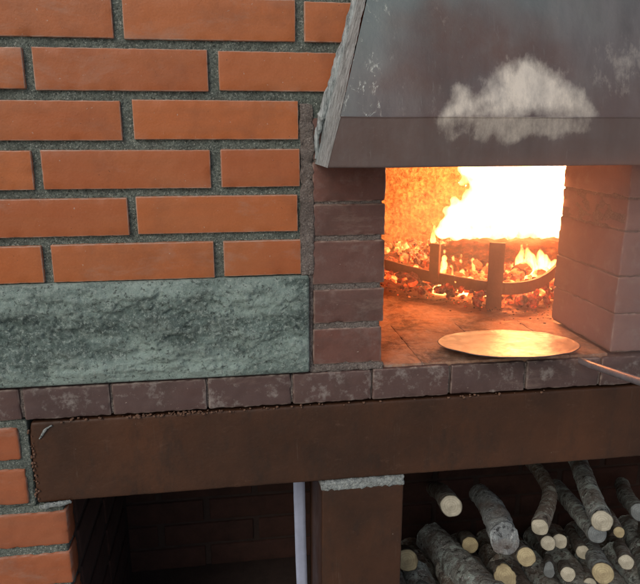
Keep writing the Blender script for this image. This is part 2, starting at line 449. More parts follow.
# row index 6 (lowest) .. upwards; joints measured from the picture for the visible rows
joints = {0: (-.2448, .0040), 1: (-.1275, None), 2: (-.2445, -.0068), 3: (-.1255, None), 4: (-.2425, -.0090), 5: (-.1283, .1020), 6: (-.245, -.015), 7: (-.130, .1)}
def ends(row):
    z0 = C0+PITCH*row
    return z0, z0+BH
for row in range(0, 10):
    z0, z1 = ends(row)
    mx = .1035 if row < 4 else (.19 if row == 4 else .20)
    odd = row % 2
    xs = []
    off = {0: -.2448, 1: -.1272, 2: -.2445, 3: -.1255, 4: -.2425, 5: -.1283}.get(row, -.2430 if odd == 0 else -.127)
    x = off-.2322*5
    while x < .30:
        xs.append((x+.0062, x+.2322-.0062)); x += .2322
    for a, b in xs:
        b2 = min(b, mx)
        a = max(a, -1.095)
        if b2-a < .03: continue
        if row >= 4 and b > .1035 and row % 2 == 0:  # second course ends under the hood seal
            pass
        add_brick(s, a, b2, z0, z1, 0, .02)
s.build('brickwork', MAT['brick'], wall)
mortar_sheet('mortar_bed', -.64, .112, 1.146, 1.80, .0052, MAT['mortar'], wall)
mortar_sheet('mortar_bed', -1.10, -.6401, 1.146, 1.80, .0052, MAT['mortar'], wall, res=.009)
mortar_sheet('mortar_bed', .1121, .215, 1.352, 1.80, .0058, MAT['mortar'], wall)
# body of the wall behind the facing
V, F = plainbox((-1.095, .04, 1.146), (.05, .30, 1.80)); s = Soup(); s.add(V, F, tone=.5, edge=0); s.build('wall_core', MAT['shaded_brick'], wall, smooth=False)

# ---------------------------------------------------------------- rock faced stone band
st = empty('stone_block', (-.25, .03, .998), 'long rock faced grey green stone block under the orange bricks', 'stone block')
def stone_piece(name, x0, x1, z0=.9975, z1=1.1455):
    lo = (x0, -.007, z0); hi = (x1, .06, z1)
    P, F = rbox(lo, hi, .004, .0024, 0, 1, 0, ymax=4)
    P = P.copy(); front = np.clip((.012-P[:, 1])/.015, 0, 1)
    dz = np.minimum(P[:, 2]-z0, z1-P[:, 2]); dx = np.minimum(P[:, 0]-x0, x1-P[:, 0]); rim = np.clip(np.minimum(dz, dx*1.2)/.020, 0, 1)
    Q = P.copy(); Q[:, 0] *= .55
    r1 = np.array([noise.fractal(Vector((q[0]*26, 2.2, q[2]*34)), 1.0, 2.1, 4) for q in Q])
    r2 = np.array([noise.ridged_multi_fractal(Vector((q[0]*30+4, 5.5, q[2]*42)), 1.0, 2.0, 4, 1.0, 2.0) for q in Q])
    r3 = np.array([noise.noise(Vector((q[0]*420, .5, q[2]*190))) for q in Q])
    vv = np.array([noise.cell(Vector((q[0]*60+r*3, 1, q[2]*42+r*2))) for q, r in zip(Q, r1)])
    d = (r1*.0075 + r2*.0024 + r3*.0022 + vv*.0020)*rim + .0022*rim
    P[:, 1] -= np.clip(d, -.008, .03)*front
    s = Soup(); s.add(P, F, ridge=np.clip(.30+r2*.16+r1*.25+r3*.25, 0, 1)); return s.build(name, MAT['stone'], st)
stone_piece('stone_face', -.66, .1150)
stone_piece('stone_face', -1.10, -.664)
s = Soup(); V, F = plainbox((-1.098, .058, .9975), (.114, .25, 1.1445)); s.add(V, F); s.build('stone_back', MAT['mortar_grey'], st, smooth=False)

# ---------------------------------------------------------------- oven
OV = empty('wood_fired_oven', (.42, .3, .94), 'dark sooty brick oven mouth with arched chamber, jambs and hearth ledge', 'oven')
JL0, JL1 = .1205, .2268; JR0, JR1 = .606, .714
zm = [1.0010, 1.0655, 1.1265, 1.1985, 1.2490, 1.3080, 1.3680, 1.43, 1.49, 1.55, 1.61, 1.67, 1.73]
s = Soup()
for i in range(len(zm)-1):
    g = .0045 if i in (0, 1, 2) else .0028
    add_brick(s, JL0 if zm[i] < 1.36 else .206, JL1, zm[i]+g, zm[i+1]-g*.7, .0015, .196, .0022, .0042, .0009, .0025, jx=.0014)
s.build('jamb', MAT['jamb_brick'], OV)
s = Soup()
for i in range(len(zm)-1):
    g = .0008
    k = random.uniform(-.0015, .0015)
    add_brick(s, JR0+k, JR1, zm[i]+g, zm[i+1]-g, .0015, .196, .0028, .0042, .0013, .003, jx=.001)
s.build('jamb', MAT['hazed_brick'], OV)
for (a, b, zt) in ((JL0+.001, JL1-.004, 1.366), (JR0+.0012, JR1-.001, 1.74)):
    nx = 22; nz = 160
    s = Soup(); V, F = rbox((a, .0034, 1.0), (b, .1930, zt), .002, .006, .0011, 90, .001, ymax=14); s.add(V, F)
    s.build('jamb_mortar', MAT['mortar_grey'], OV)
s = Soup(); nh = [(JL1+.0006, .2933), (.2937, .4163), (.4167, .5393), (.5397, JR0-.0006)]
for a, b in nh:
    for y0, y1 in ((.006, .0988), (.0992, .2035)):
        V, F = rbox((a, y0, .9900), (b, y1, .9985), .0008, .004, .0009, 60, .0012, ymax=24); V = V.copy(); s.add(V, F)
s.build('hearth_tiles', MAT['floor'], OV)
# grout joints between wall, stone and jamb
s = Soup()
V, F = rbox((.1035, -.0005, 1.146), (.1225, .03, 1.385), .002, .003, .0026, 75, .003); s.add(V, F)
V, F = rbox((.1145, .002, .997), (.1220, .03, 1.150), .002, .003, .0016, 75, .002); s.add(V, F)
V, F = rbox((.115, .0005, .9945), (.2300, .19, 1.0050), .002, .0035, .0018, 75, .002); s.add(V, F)
s.build('joint_mortar', MAT['mortar_grey'], OV)
# hearth ledge: a course of headers with their ends to the front
s = Soup(); lj = [-1.1, -1.05, -.925, -.799, -.6735, -.549, -.424, -.2995, -.1749, -.0385, .0884, .2123, .3374, .4622, .5913, .716, .841, .966, 1.09, 1.215]
for i in range(len(lj)-1):
    add_brick(s, lj[i]+.0018, lj[i+1]-.0018, .9455, .9935 if i < 10 else .9945, -.001, .205, .0026, .005, .0010, .0028, jx=.001)
s.build('hearth_ledge', MAT['hearth_brick'], OV)
s = Soup(); V, F = rbox((-1.095, .0035, .9465), (1.21, .20, .9915), .002, .006, .0015, 90, .001, ymax=8); s.add(V, F); s.build('ledge_mortar', MAT['mortar_grey'], OV)
# chamber floor
def flo(u, v):
    return (.02+.96*u, .203+.62*v, .9935)
V, F = grid(240, 150, flo); a = fnoise(V, 30, 4, 4)
gx = np.abs(((V[:, 0]+.03) % .125)-.0625); gy = np.abs(((V[:, 1]-.01) % .115)-.0575)
gr = np.clip(1-np.minimum(.0625-gx, .0575-gy)/.003, 0, 1)
V[:, 2] += a*.0022 - gr*.0012
s = Soup(); s.add(V, F); s.build('chamber_floor', MAT['floor'], OV)
# chamber lining: rear wall, side walls and vault as one rough shell
def shell(u, v):
    # v: height path, u: along a horseshoe plan
    a = math.pi*(u)            # 0..pi  right -> back -> left
    cx, cy = .47, .36
    rx, ry = .42, .40
    x = cx+rx*math.copysign(abs(math.cos(a))**.55, math.cos(a)); y = cy+ry*abs(math.sin(a))**.55
    if v < .55: k = 1; z = .985+.25*(v/.55)
    else:
        t = (v-.55)/.45*math.pi/2; k = math.cos(t); z = 1.235+.17*math.sin(t)
    k = max(k, .02)
    return (cx+(x-cx)*k, cy+(y-cy)*k, z)
V, F = grid(260, 120, shell)
a = fnoise(V, 28, 6, 4); b = fnoise(V, 130, 2, 3)
ctr = np.array([.47, .36, 1.15]); N = (V-ctr); N /= np.linalg.norm(N, axis=1, keepdims=True)
V = V - N*(a*.007+np.abs(b)*.005)[:, None]
s = Soup(); s.add(V, F); s.build('chamber_lining', MAT['chamber'], OV)
# outer masonry around the chamber (keeps daylight out)
s = Soup()
for lo, hi in (((-.02, .21, .80), (.03, .82, 1.62)), ((.96, .21, .80), (1.02, .82, 1.62)), ((-.02, .82, .80), (1.02, .87, 1.62)), ((-.02, .20, 1.56), (1.02, .87, 1.62)),
               ((-.02, .1965, .9945), (.1195, .21, 1.56)), ((.7155, .1965, .9945), (.96, .21, 1.56)), ((.03, .2065, .94), (.96, .82, .986))):
    V, F = plainbox(lo, hi); s.add(V, F, tone=.5, edge=0)
s.build('outer_masonry', MAT['shaded_brick'], OV, smooth=False)
# lintel behind the hood
s = Soup()
for i in range(3):
    add_brick(s, JL1+.006+i*.1235, JL1+.006+(i+1)*.1235-.006, 1.345, 1.41, .002, .194, .003, .006, .001, .003)
V, F = plainbox((JL1+.002, .004, 1.412), (JR0-.002, .196, 1.735)); s.add(V, F, tone=.5, edge=0)
s.build('lintel', MAT['jamb_brick'], OV)

# right hand facing wall, mostly outside the frame
rw = empty('brick_wall', (.9, .05, 1.0), 'orange brick facing wall at the right of the oven, beyond the right jamb', 'brick wall')
s = Soup()
for row in range(0, 12):
    z0 = 1.0+.0632*row
    x = .722 if row % 2 else .722-.116
    while x < 1.2:
        a = max(x, .722)
        add_brick(s, a, x+.2185, z0, z0+BH, 0, .02, res=.008); x += .2322
s.build('brickwork', MAT['brick'], rw)
mortar_sheet('mortar_bed', .716, 1.25, .995, 1.76, .0052, MAT['mortar'], rw, res=.008)

# ---------------------------------------------------------------- hood
HD = empty('smoke_hood', (.42, 0, 1.30), 'sooty sheet metal smoke hood with pale patch above the fire', 'smoke hood')
LZ0, LZ1 = 1.3042, 1.3652
def hx(z, left=True):                      # edge of the hood plan at height z
    t = (z-LZ0)
    if z <= LZ1: e = .1268+t*.26
    else: e = .1420+(z-LZ1)*.270
    return e if left else 2*.4164-e+.0
def hy(z):
    return -.100 if z <= LZ1 else -.0985+(z-LZ1)*.22
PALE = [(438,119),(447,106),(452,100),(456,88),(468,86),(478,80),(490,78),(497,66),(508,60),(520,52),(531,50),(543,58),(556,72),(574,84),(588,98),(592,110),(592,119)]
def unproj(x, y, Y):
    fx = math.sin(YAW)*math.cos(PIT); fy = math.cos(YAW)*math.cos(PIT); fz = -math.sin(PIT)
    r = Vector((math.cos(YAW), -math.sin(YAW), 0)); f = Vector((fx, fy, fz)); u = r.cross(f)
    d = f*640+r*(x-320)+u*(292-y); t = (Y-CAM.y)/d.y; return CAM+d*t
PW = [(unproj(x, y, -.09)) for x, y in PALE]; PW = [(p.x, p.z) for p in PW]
def inside(x, z, poly):
    c = False; n = len(poly); j = n-1
    for i in range(n):
        xi, zi = poly[i]; xj, zj = poly[j]
        if (zi > z) != (zj > z) and x < (xj-xi)*(z-zi)/(zj-zi)+xi: c = not c
        j = i
    return c
def pdist(x, z, poly):
    m = 9
    for i in range(len(poly)):
        ax, az = poly[i]; bx, bz = poly[(i+1) % len(poly)]
        dx, dz = bx-ax, bz-az; t = max(0, min(1, ((x-ax)*dx+(z-az)*dz)/(dx*dx+dz*dz+1e-12)))
        m = min(m, math.hypot(x-ax-t*dx, z-az-t*dz))
    return m
def sm(a, b, x): t = max(0, min(1, (x-a)/(b-a))); return t*t*(3-2*t)
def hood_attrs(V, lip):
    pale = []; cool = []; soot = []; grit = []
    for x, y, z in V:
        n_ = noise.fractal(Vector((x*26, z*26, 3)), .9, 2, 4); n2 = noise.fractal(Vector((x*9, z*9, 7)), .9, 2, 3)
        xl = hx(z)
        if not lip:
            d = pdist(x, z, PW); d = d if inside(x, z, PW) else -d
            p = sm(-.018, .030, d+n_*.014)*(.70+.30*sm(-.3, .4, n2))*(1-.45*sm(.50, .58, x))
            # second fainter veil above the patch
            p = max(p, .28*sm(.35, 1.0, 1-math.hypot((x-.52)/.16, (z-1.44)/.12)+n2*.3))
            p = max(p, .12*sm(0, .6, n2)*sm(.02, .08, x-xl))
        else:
            p = .55*sm(.24, .29, x+n_*.03)*sm(.50, .43, x)*sm(1.330, 1.348, z+n_*.012-n2*.006)*(.5+.5*sm(-.2, .3, n2))  # bright reflections on the lip, painted in as pale patches
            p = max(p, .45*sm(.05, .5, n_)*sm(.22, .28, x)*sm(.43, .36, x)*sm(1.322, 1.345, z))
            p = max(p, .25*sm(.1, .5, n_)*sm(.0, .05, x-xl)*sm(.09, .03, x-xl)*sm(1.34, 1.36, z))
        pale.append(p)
        cool.append(0 if lip else max(sm(.17, .0, (x-.22)*.35+(1.53-z)*1.1+n2*.05), .45*sm(.06, .0, x-xl+n_*.02)))
        q = .75*sm(1.47, 1.37, z+n2*.02)*sm(.0, .12, x-.16) if not lip else .75
        if not lip:
            q = max(q*sm(1.56, 1.44, z), .9*sm(.40, .9, 1-math.hypot((x-.33)/.24, (z-1.445)/.09)*.7+n2*.35))
        soot.append(q*(1-p))
        g = sm(.034, .006, x-xl+n_*.020)*(0 if lip else 1)
        if not lip: g = max(g, .8*sm(.06, .02, math.hypot(x-xl-.012, (z-1.385)*.6)+n_*.02))
        grit.append(g)
    return dict(pale=pale, cool=cool, soot=soot, grit=grit)
s = Soup()
ZT = 1.80
V, F = grid(230, 170, lambda u, v: (lambda z: (hx(z)+(hx(z, False)-hx(z))*u, hy(z), z))(LZ1+(ZT-LZ1)*v))
a = fnoise(V, 7, 1, 3); V[:, 1] += a*.0022
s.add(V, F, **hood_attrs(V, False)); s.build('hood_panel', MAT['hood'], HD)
s = Soup()
def lipf(u, v):
    if v < .12:   z = LZ0+.0; y = -.088-.012*(v/.12)         # underside return
    elif v < .86: z = LZ0+(LZ1-LZ0)*((v-.12)/.74); y = -.100
    else:         z = LZ1+.0012*math.sin((v-.86)/.14*math.pi/2); y = -.1000+.0040*((v-.86)/.14)-.0022*math.sin((v-.86)/.14*math.pi)
    return (hx(z)+(hx(z, False)-hx(z))*u, y, z)
V, F = grid(230, 44, lipf); V[:, 1] += fnoise(V, 9, 5, 3)*.0009
V[:, 2] += (np.array([noise.fractal(Vector((x*7, 0, 0)), .9, 2, 3) for x in V[:, 0]])*.0009)
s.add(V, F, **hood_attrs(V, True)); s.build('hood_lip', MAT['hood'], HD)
# side cheeks
for left in (True, False):
    sgn = 1 if left else -1
    def side(u, v):
        z = LZ0+(ZT-LZ0)*v; x = hx(z, left); return (x-sgn*.0005-sgn*.0*u, hy(z)+(.001-hy(z))*u, z)
    V, F = grid(40, 230, side); n1 = fnoise(V, 45, 2, 4); n2 = fnoise(V, 160, 4, 3)
    uu = np.clip((V[:, 1]+.10)/.10, 0, 1); topq = np.clip((V[:, 2]-1.335)/.03, 0, 1)
    V[:, 0] -= sgn*(np.abs(n1)*.0012+np.abs(n2)*.0008+.007*uu**2)*(np.clip((V[:, 1]+.097)/.012, 0, 1))*(.25+.75*topq)
    V[:, 1] -= topq*n2*.001
    s = Soup(); s.add(V, F); s.build('side_cheek', MAT['seal'], HD)
# lumpy mortar fillet where the left cheek meets the wall, hanging down beside the lip
def lump_tube(path, r, seed, seg=14, sub=26, flat=1.0):
    pts = []; rr = []
    for i in range(len(path)-1):
        for k in range(sub):
            t = k/sub; p = Vector(path[i]).lerp(Vector(path[i+1]), t)
            p += Vector((noise.noise(p*40+Vector((seed, 0, 0))), 0, noise.noise(p*40+Vector((0, seed, 0)))))*.0035
            pts.append(p); rr.append((r[i]+(r[i+1]-r[i])*t)*(1+.35*noise.noise(p*120+Vector((seed,)*3))))
    pts.append(Vector(path[-1])); rr.append(r[-1])
    V, F = tube(pts, rr, seg); nn = fnoise(V, 170, seed, 3)
    c = np.repeat(np.array([tuple(p) for p in pts]), seg, axis=0); V = V+(V-c)*(nn*.30)[:, None]
    return V, F
s = Soup()
V, F = lump_tube([(.1245, .002, 1.312), (.1275, -.002, 1.345), (.136, -.012, 1.375), (.165, -.012, 1.47), (.24, -.012, 1.75)], [.002, .004, .006, .006, .006], 3.3); s.add(V, F)
s.build('mortar_fillet', MAT['seal'], HD)
# flue on top
s = Soup(); V, F = plainbox((.33, -.01, 1.795), (.50, .18, 2.6)); s.add(V, F, pale=0, cool=.5, soot=.4, grit=0); s.build('flue', MAT['hood'], HD, smooth=False)

# ---------------------------------------------------------------- steel lintel beam
bm_ = empty('steel_beam', (.3, .03, .808), 'brown painted steel beam spanning under the hearth ledge', 'steel beam')
s = Soup()
def beamf(lo, hi):
    V, F = rbox(lo, hi, .0035, .006, .0003, 20, .0006); return V, F
V, F = beamf((-.2955, .003, .8085), (1.32, .17, .9395)); 
V = V.copy(); m_ = V[:, 0] < -.27; V[m_, 0] += .018*np.clip((.9395-V[m_, 2])/.131, 0, 1)*0+np.clip((V[m_, 2]-.92)/.02, 0, 1)*.004
s.add(V, F); s.build('beam_body', MAT['beam'], bm_)
s = Soup(); k = 0
for i in range(150):
    x = random.gauss(-.08, .05) if i < 90 else random.uniform(-.26, .5); r = random.uniform(.0006, .0022)
    V, F = rbox((-r, -r, -r*.7), (r, r, r*.7), r*.5, r, r*.4, 300); V = V+np.array([x, .0015+random.uniform(-.001, .002), .9410+random.uniform(-.003, .002)]); s.add(V, F)
for i in range(36):
    z = random.uniform(.812, .935); r = random.uniform(.0006, .0018); V, F = rbox((-r,)*3, (r,)*3, r*.5, r, r*.4, 300)
    V = V+np.array([-.2945+random.uniform(-.002, .004)+.0, .002, z]); s.add(V, F)
s.build('rust_crumbs', MAT['crumb'], bm_)
s = Soup()
V, F = lump_tube([(-.283, .0015, .915), (-.272, .0012, .926), (-.262, .001, .934)], [.0008, .0022, .0012], 2.2, sub=12); s.add(V, F)
s.build('mortar_smear', MAT['pad'], bm_)
s = Soup()
V, F = lump_tube([(-.292, .0, .8045), (-.27, -.001, .8055), (-.246, .0, .8075)], [.003, .0045, .002], 5.2, sub=14); s.add(V, F)
s.build('mortar_bead', MAT['pad'], bm_)

# ---------------------------------------------------------------- steel post
po = empty('steel_post', (.20, .08, .3), 'square brown steel post carrying the beam beside the log niche', 'steel post')
s = Soup(); V, F = rbox((.1345, .0, .305), (.2685, .155, .7945), .0025, .008, .0003, 20, .0005); s.add(V, F); s.build('post_body', MAT['beam'], po)
s = Soup(); V, F = rbox((.1325, -.0015, .7925), (.2695, .15, .8078), .003, .0022, .0024, 160, .002, ymax=12); s.add(V, F); s.build('mortar_pad', MAT['pad'], po)

# ---------------------------------------------------------------- left pier
pi_ = empty('brick_pier', (-.42, .1, .3), 'low orange brick pier under the left end of the steel beam', 'brick pier')
s = Soup()
s2 = Soup()
courses = [(.882, .9335, -.309), (.8105, .868, -.3055), (.7365, .7935, -.2545), (.668, .7235, -.2545), (.6, .655, -.2545), (.53, .587, -.2545), (.46, .517, -.2545), (.39, .447, -.2545), (.32, .377, -.2545)]
for i, (z0, z1, xr) in enumerate(courses):
    xl = xr-(.2185 if i % 2 else .105)
    dep = .045
    add_brick(s, xl, xr, z0, z1, -.001, dep, .0035, .0045, .0008, .003)
    x = xl-.0125
    while x > -1.06: add_brick(s, max(x-.2185, -1.095), x, z0, z1, -.001, .02, .003, .006, .0008, .0025); x -= .231
    if xr > -.3:
        yy = .055
        while yy < .45: add_brick(s2, xr-.1, xr, z0, z1, yy, .19, .003, .010, .0008, .003, jx=.0005); yy += .20
s.build('brickwork', MAT['pier_brick'], pi_)
s2.build('inner_brickwork', MAT['shaded_brick'], pi_)
s = Soup(); V, F = rbox((-.30, .045, .31), (-.258, .49, .8047), .002, .007, .0012, 90, .002, ymax=30); s.add(V, F); s.build('inner_mortar', MAT['niche_floor'], pi_)
s = Soup()
V, F = rbox((-1.09, .004, .31), (-.2595, .044, .8045), .002, .007, .0022, 90, .002, ymax=30); s.add(V, F)
V, F = rbox((-1.09, .004, .8046), (-.2975, .16, .9440), .002, .006, .0022, 90, .002, ymax=10); s.add(V, F)
s.build('pier_mortar', MAT['mortar'], pi_)
rp = empty('brick_pier', (1.2, .1, .3), 'brick pier under the right end of the beam, outside the log niche', 'brick pier')
s = Soup()
for i in range(8):
    add_brick(s, 1.10, 1.31, .305+.0632*i, .305+.0632*i+BH, -.001, .48, .003, .012, .0008, .002)
s.build('brickwork', MAT['pier_brick'], rp)
s = Soup(); V, F = plainbox((1.105, .004, .305), (1.305, .475, .804)); s.add(V, F); s.build('pier_mortar', MAT['mortar'], rp, smooth=False)

# ---------------------------------------------------------------- niche shell
ni = empty('niche_wall', (.3, .53, .3), 'brick rear wall inside the two niches below the beam, shade put into its colour', 'wall')
s = Soup()
for r in range(9):
    x = -.30-(.11 if r % 2 else 0)
    while x < 1.10:
        add_brick(s, x+.004, x+.2185, .302+.0632*r, .302+.0632*r+.056, .500, .02, .003, .012, .001, .001); x += .2285
s.build('rear_brickwork', MAT['shaded_brick'], ni)
s = Soup()
for lo, hi in (((-.62, .506, .302), (1.30, .56, .93)),): V, F = plainbox(lo, hi); s.add(V, F)
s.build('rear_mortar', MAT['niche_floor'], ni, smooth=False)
s = Soup()
for lo, hi in (((-.62, .172, .81), (1.30, .505, .93)),): V, F = plainbox(lo, hi); s.add(V, F, tone=.3, edge=0)
s.build('niche_ceiling', MAT['shaded_brick'], ni, smooth=False)
pl = Soup(); V, F = plainbox((-1.12, -.02, 0), (1.32, .56, .30)); pl.add(V, F); o = pl.build('plinth', MAT['niche_floor'], smooth=False); tag(o, 'low concrete plinth carrying the piers and the log niche floor', 'plinth')
# pale blue upright strip behind the post
s = Soup()
V, F = rbox((-.0105, -.0025, .302), (.0105, .0025, .8078), .0012, .008, .0004, 20)
V = V.copy(); t = (.8078-V[:, 2])/.25; V[:, 0] += .1120+.0035*np.clip(t, 0, 2)**1.5; V[:, 1] += .135
s.add(V, F)
pp = s.build('upright_strip', MAT['pale_strip']); tag(pp, 'narrow pale blue upright strip in the dark niche, just left of the steel post', 'upright_strip')

# ---------------------------------------------------------------- pizza peel
PC = Vector((.4475, .038, 1.0125)); 
pe = empty('pizza_peel', PC, 'round metal pizza peel lying on the hearth, lit by the fire', 'pizza peel')
pe.rotation_euler = (math.radians(-4), math.radians(1), 0)
R = .113
V = [(0, 0, .0)]; F = []
rings = [(.25, 0), (.5, 0), (.75, 0), (.93, .0), (.985, .0012), (1, .0016), (1.004, .0008), (.99, -.0003), (.93, -.0010), (.5, -.0010)]
seg = 96
for rr, z in rings:
    for k in range(seg):
        a = 2*math.pi*k/seg; wv = noise.noise(Vector((math.cos(a)*1.5, math.sin(a)*1.5, 1)))*.0015
        V.append((R*rr*math.cos(a)*1.03, R*rr*math.sin(a)*(.76), z+wv*rr+.0012*noise.noise(Vector((rr*3*math.cos(a), rr*3*math.sin(a), 5)))))
for k in range(seg): F.append((0, 1+k, 1+(k+1) % seg))
for i in range(len(rings)-1):
    for k in range(seg):
        a, b = 1+i*seg+k, 1+i*seg+(k+1) % seg; F.append((a, a+seg, b+seg, b))
F.append(tuple(1+(len(rings)-1)*seg+k for k in range(seg)))
mesh_obj('blade', V, F, MAT['peel'], pe)
h0 = unproj(568, 356, .035)-PC; h1 = unproj(652, 384, -.16)-PC; Ri = pe.rotation_euler.to_matrix().inverted()
h0 = Ri@h0; h1 = Ri@h1; d = (h1-h0)
pth = [h0-d*.25+Vector((0, 0, .004)), h0+Vector((0, 0, .003)), h0+d*.3, h0+d, h0+d*1.7, h0+d*2.8]
V, F = tube(pth, [.0040, .0048, .0056, .0060, .0060, .0060], 16)
V = V.copy(); V[:, 2] -= .002
mesh_obj('handle', V, F, MAT['handle'], pe)

# ---------------------------------------------------------------- fire barrier
fb = empty('fire_barrier', (.50, .3, .9945), 'curved flat iron log guard with upright legs standing before the embers', 'log guard')
def bez(P, n=40):
    out = []
    for i in range(n+1):
        t = i/n; # catmull through points
        k = t*(len(P)-1); j = min(int(k), len(P)-2); f = k-j
        p0 = Vector(P[max(j-1, 0)]); p1 = Vector(P[j]); p2 = Vector(P[j+1]); p3 = Vector(P[min(j+2, len(P)-1)])
        out.append(.5*((2*p1)+(p2-p0)*f+(2*p0-5*p1+4*p2-p3)*f*f+(3*p1-p0-3*p2+p3)*f**3))
    return out
arc = bez([(.345, .560, 1.048), (.385, .500, 1.042), (.447, .420, 1.036), (.535, .312, 1.036), (.60, .30, 1.038), (.66, .335, 1.044), (.73, .41, 1.052)])
s = Soup(); V = []; F = []
for i, p in enumerate(arc):
    t = (arc[min(i+1, len(arc)-1)]-arc[max(i-1, 0)]).normalized(); nrm = Vector((-t.y, t.x, 0)).normalized()
    for a, b in ((-.003, -.0125), (.003, -.0125), (.003, .0125), (-.003, .0125)):
        V.append(p+nrm*a+Vector((0, 0, b)))
for i in range(len(arc)-1):
    for k in range(4): F.append((i*4+k, i*4+(k+1) % 4, i*4+4+(k+1) % 4, i*4+4+k))
F += [(3, 2, 1, 0), tuple(len(V)-4+k for k in range(4))]
s.add(np.array([tuple(v) for v in V]), F); s.build('curved_bar', MAT['iron'], fb, smooth=False)
def upright(x, y, z0, z1, w, dy, rot):
    V, F = rbox((-w/2, -.005, z0), (w/2, .005, z1), .0012, .006, .0004, 60, .0004); c, s_ = math.cos(rot), math.sin(rot)
    X = V[:, 0]*c-V[:, 1]*s_; Y = V[:, 0]*s_+V[:, 1]*c; V = V.copy(); V[:, 0] = X+x; V[:, 1] = Y+y+dy
    s = Soup(); s.add(V, F); s.build('leg', MAT['iron'], fb)
upright(.534, .300, .9945, 1.132, .031, -.0, -.35)
upright(.443, .412, 1.030, 1.113, .022, -.0, -.8)

# ---------------------------------------------------------------- embers, burning logs, flames
s = Soup()
def ico(sub):
    b = bmesh.new(); bmesh.ops.create_icosphere(b, subdivisions=sub, radius=1); b.verts.ensure_lookup_table()
    V = np.array([tuple(v.co) for v in b.verts]); F = [[v.index for v in f.verts] for f in b.faces]; b.free(); return V, F
IV, IF = ico(2)
def bar_y(x):
    pts = [(p.x, p.y) for p in arc]
    for (a, ya), (b, yb) in zip(pts, pts[1:]):
        if a <= x <= b: return ya+(yb-ya)*(x-a)/(b-a+1e-9)
    return .56 if x < pts[0][0] else pts[-1][1]
cnt = 0
while cnt < 1900:
    x = random.uniform(.16, .82); y = random.uniform(.30, .72)
    if y < bar_y(x)-.028 or y < bar_y(x)+.0 and random.random() < .45: continue
    d = y-bar_y(x)
    hmax = min(.035+d*.22, .075) if x > .36 else min(.03+d*.15, .05)
    z = .998+random.random()**.8*hmax
    r = random.uniform(.0030, .0080)*(1.7 if random.random() < .2 else 1)
    q = IV*np.array([random.uniform(.8, 1.6), random.uniform(.7, 1.1), random.uniform(.6, .95)])
    sd = random.random()*100
    dn = np.array([noise.cell(Vector((v[0]*1.3+sd, v[1]*1.3, v[2]*1.3)))*.25+noise.noise(Vector((v[0]*2+sd, v[1]*2, v[2]*2)))*.4 for v in IV])
    q = q*(1+dn)[:, None]*r
    R_ = np.array(Matrix.Rotation(random.random()*6.3, 3, Vector((random.random()-.5, random.random()-.5, random.random()+.1)).normalized()))
    q = q@R_.T+np.array([x, y, z])
    hot = np.clip((q[:, 2]*0+random.uniform(.35, 1.15)), 0, 1)*(1 if d > .0 else .5)
    s.add(q, IF, hot=hot); cnt += 1
em = s.build('embers', MAT['ember'], smooth=False); tag(em, 'glowing red orange embers and ash heaped behind the iron guard', 'embers', kind='stuff')

s = Soup(); AV, AF = ico(1)
for i in range(420):
    x = random.uniform(.20, .80); y = bar_y(x)-abs(random.gauss(0, .055))-.004
    if y < .01 or (y < .2 and not .232 < x < .60): continue
    r = random.uniform(.0007, .0026)*(1.6 if random.random() < .08 else 1)
    q = AV*np.array([random.uniform(.7, 1.5), 1, .6])*r*(1+np.random.default_rng(i).uniform(-.25, .25, (len(AV), 1)))+np.array([x, y, .9985+r*.3]); s.add(q, AF, hot=random.choice([0, 0, .1, .7]))
o = s.build('ash', MAT['ember'], smooth=False); tag(o, 'ash crumbs and tiny coals scattered on the oven floor before the guard', 'ash', kind='stuff')

def burn_log(pts, r, label, seed):
    P = bez(pts, 36); rr = [r*(1+.12*noise.noise(Vector((i*.4, seed, 0)))) for i in range(len(P))]
    V, F = tube(P, rr, 24); nn = fnoise(V, 60, seed, 4); c = np.repeat(np.array([tuple(p) for p in P]), 24, axis=0); V = V+(V-c)*(nn*.28)[:, None]
    s = Soup(); s.add(V, F); o = s.build('burning_log', MAT['burning']); tag(o, label, 'burning log', 'burning logs in the oven'); return o
burn_log([(.475, .50, 1.068), (.54, .475, 1.081), (.63, .465, 1.083), (.80, .48, 1.076)], .026, 'thick burning log lying highest, right under the white flames', 2.0)
burn_log([(.49, .44, 1.052), (.54, .47, 1.056), (.61, .50, 1.052)], .017, 'short burning log between the two uprights of the iron guard', 4.0)
burn_log([(.63, .40, 1.046), (.70, .46, 1.052), (.80, .52, 1.05)], .015, 'thin burning log at the right, low behind the curved bar', 6.0)
burn_log([(.30, .62, 1.035), (.36, .60, 1.042), (.47, .575, 1.045)], .014, 'charred stick at the far left, behind the left upright', 8.0)

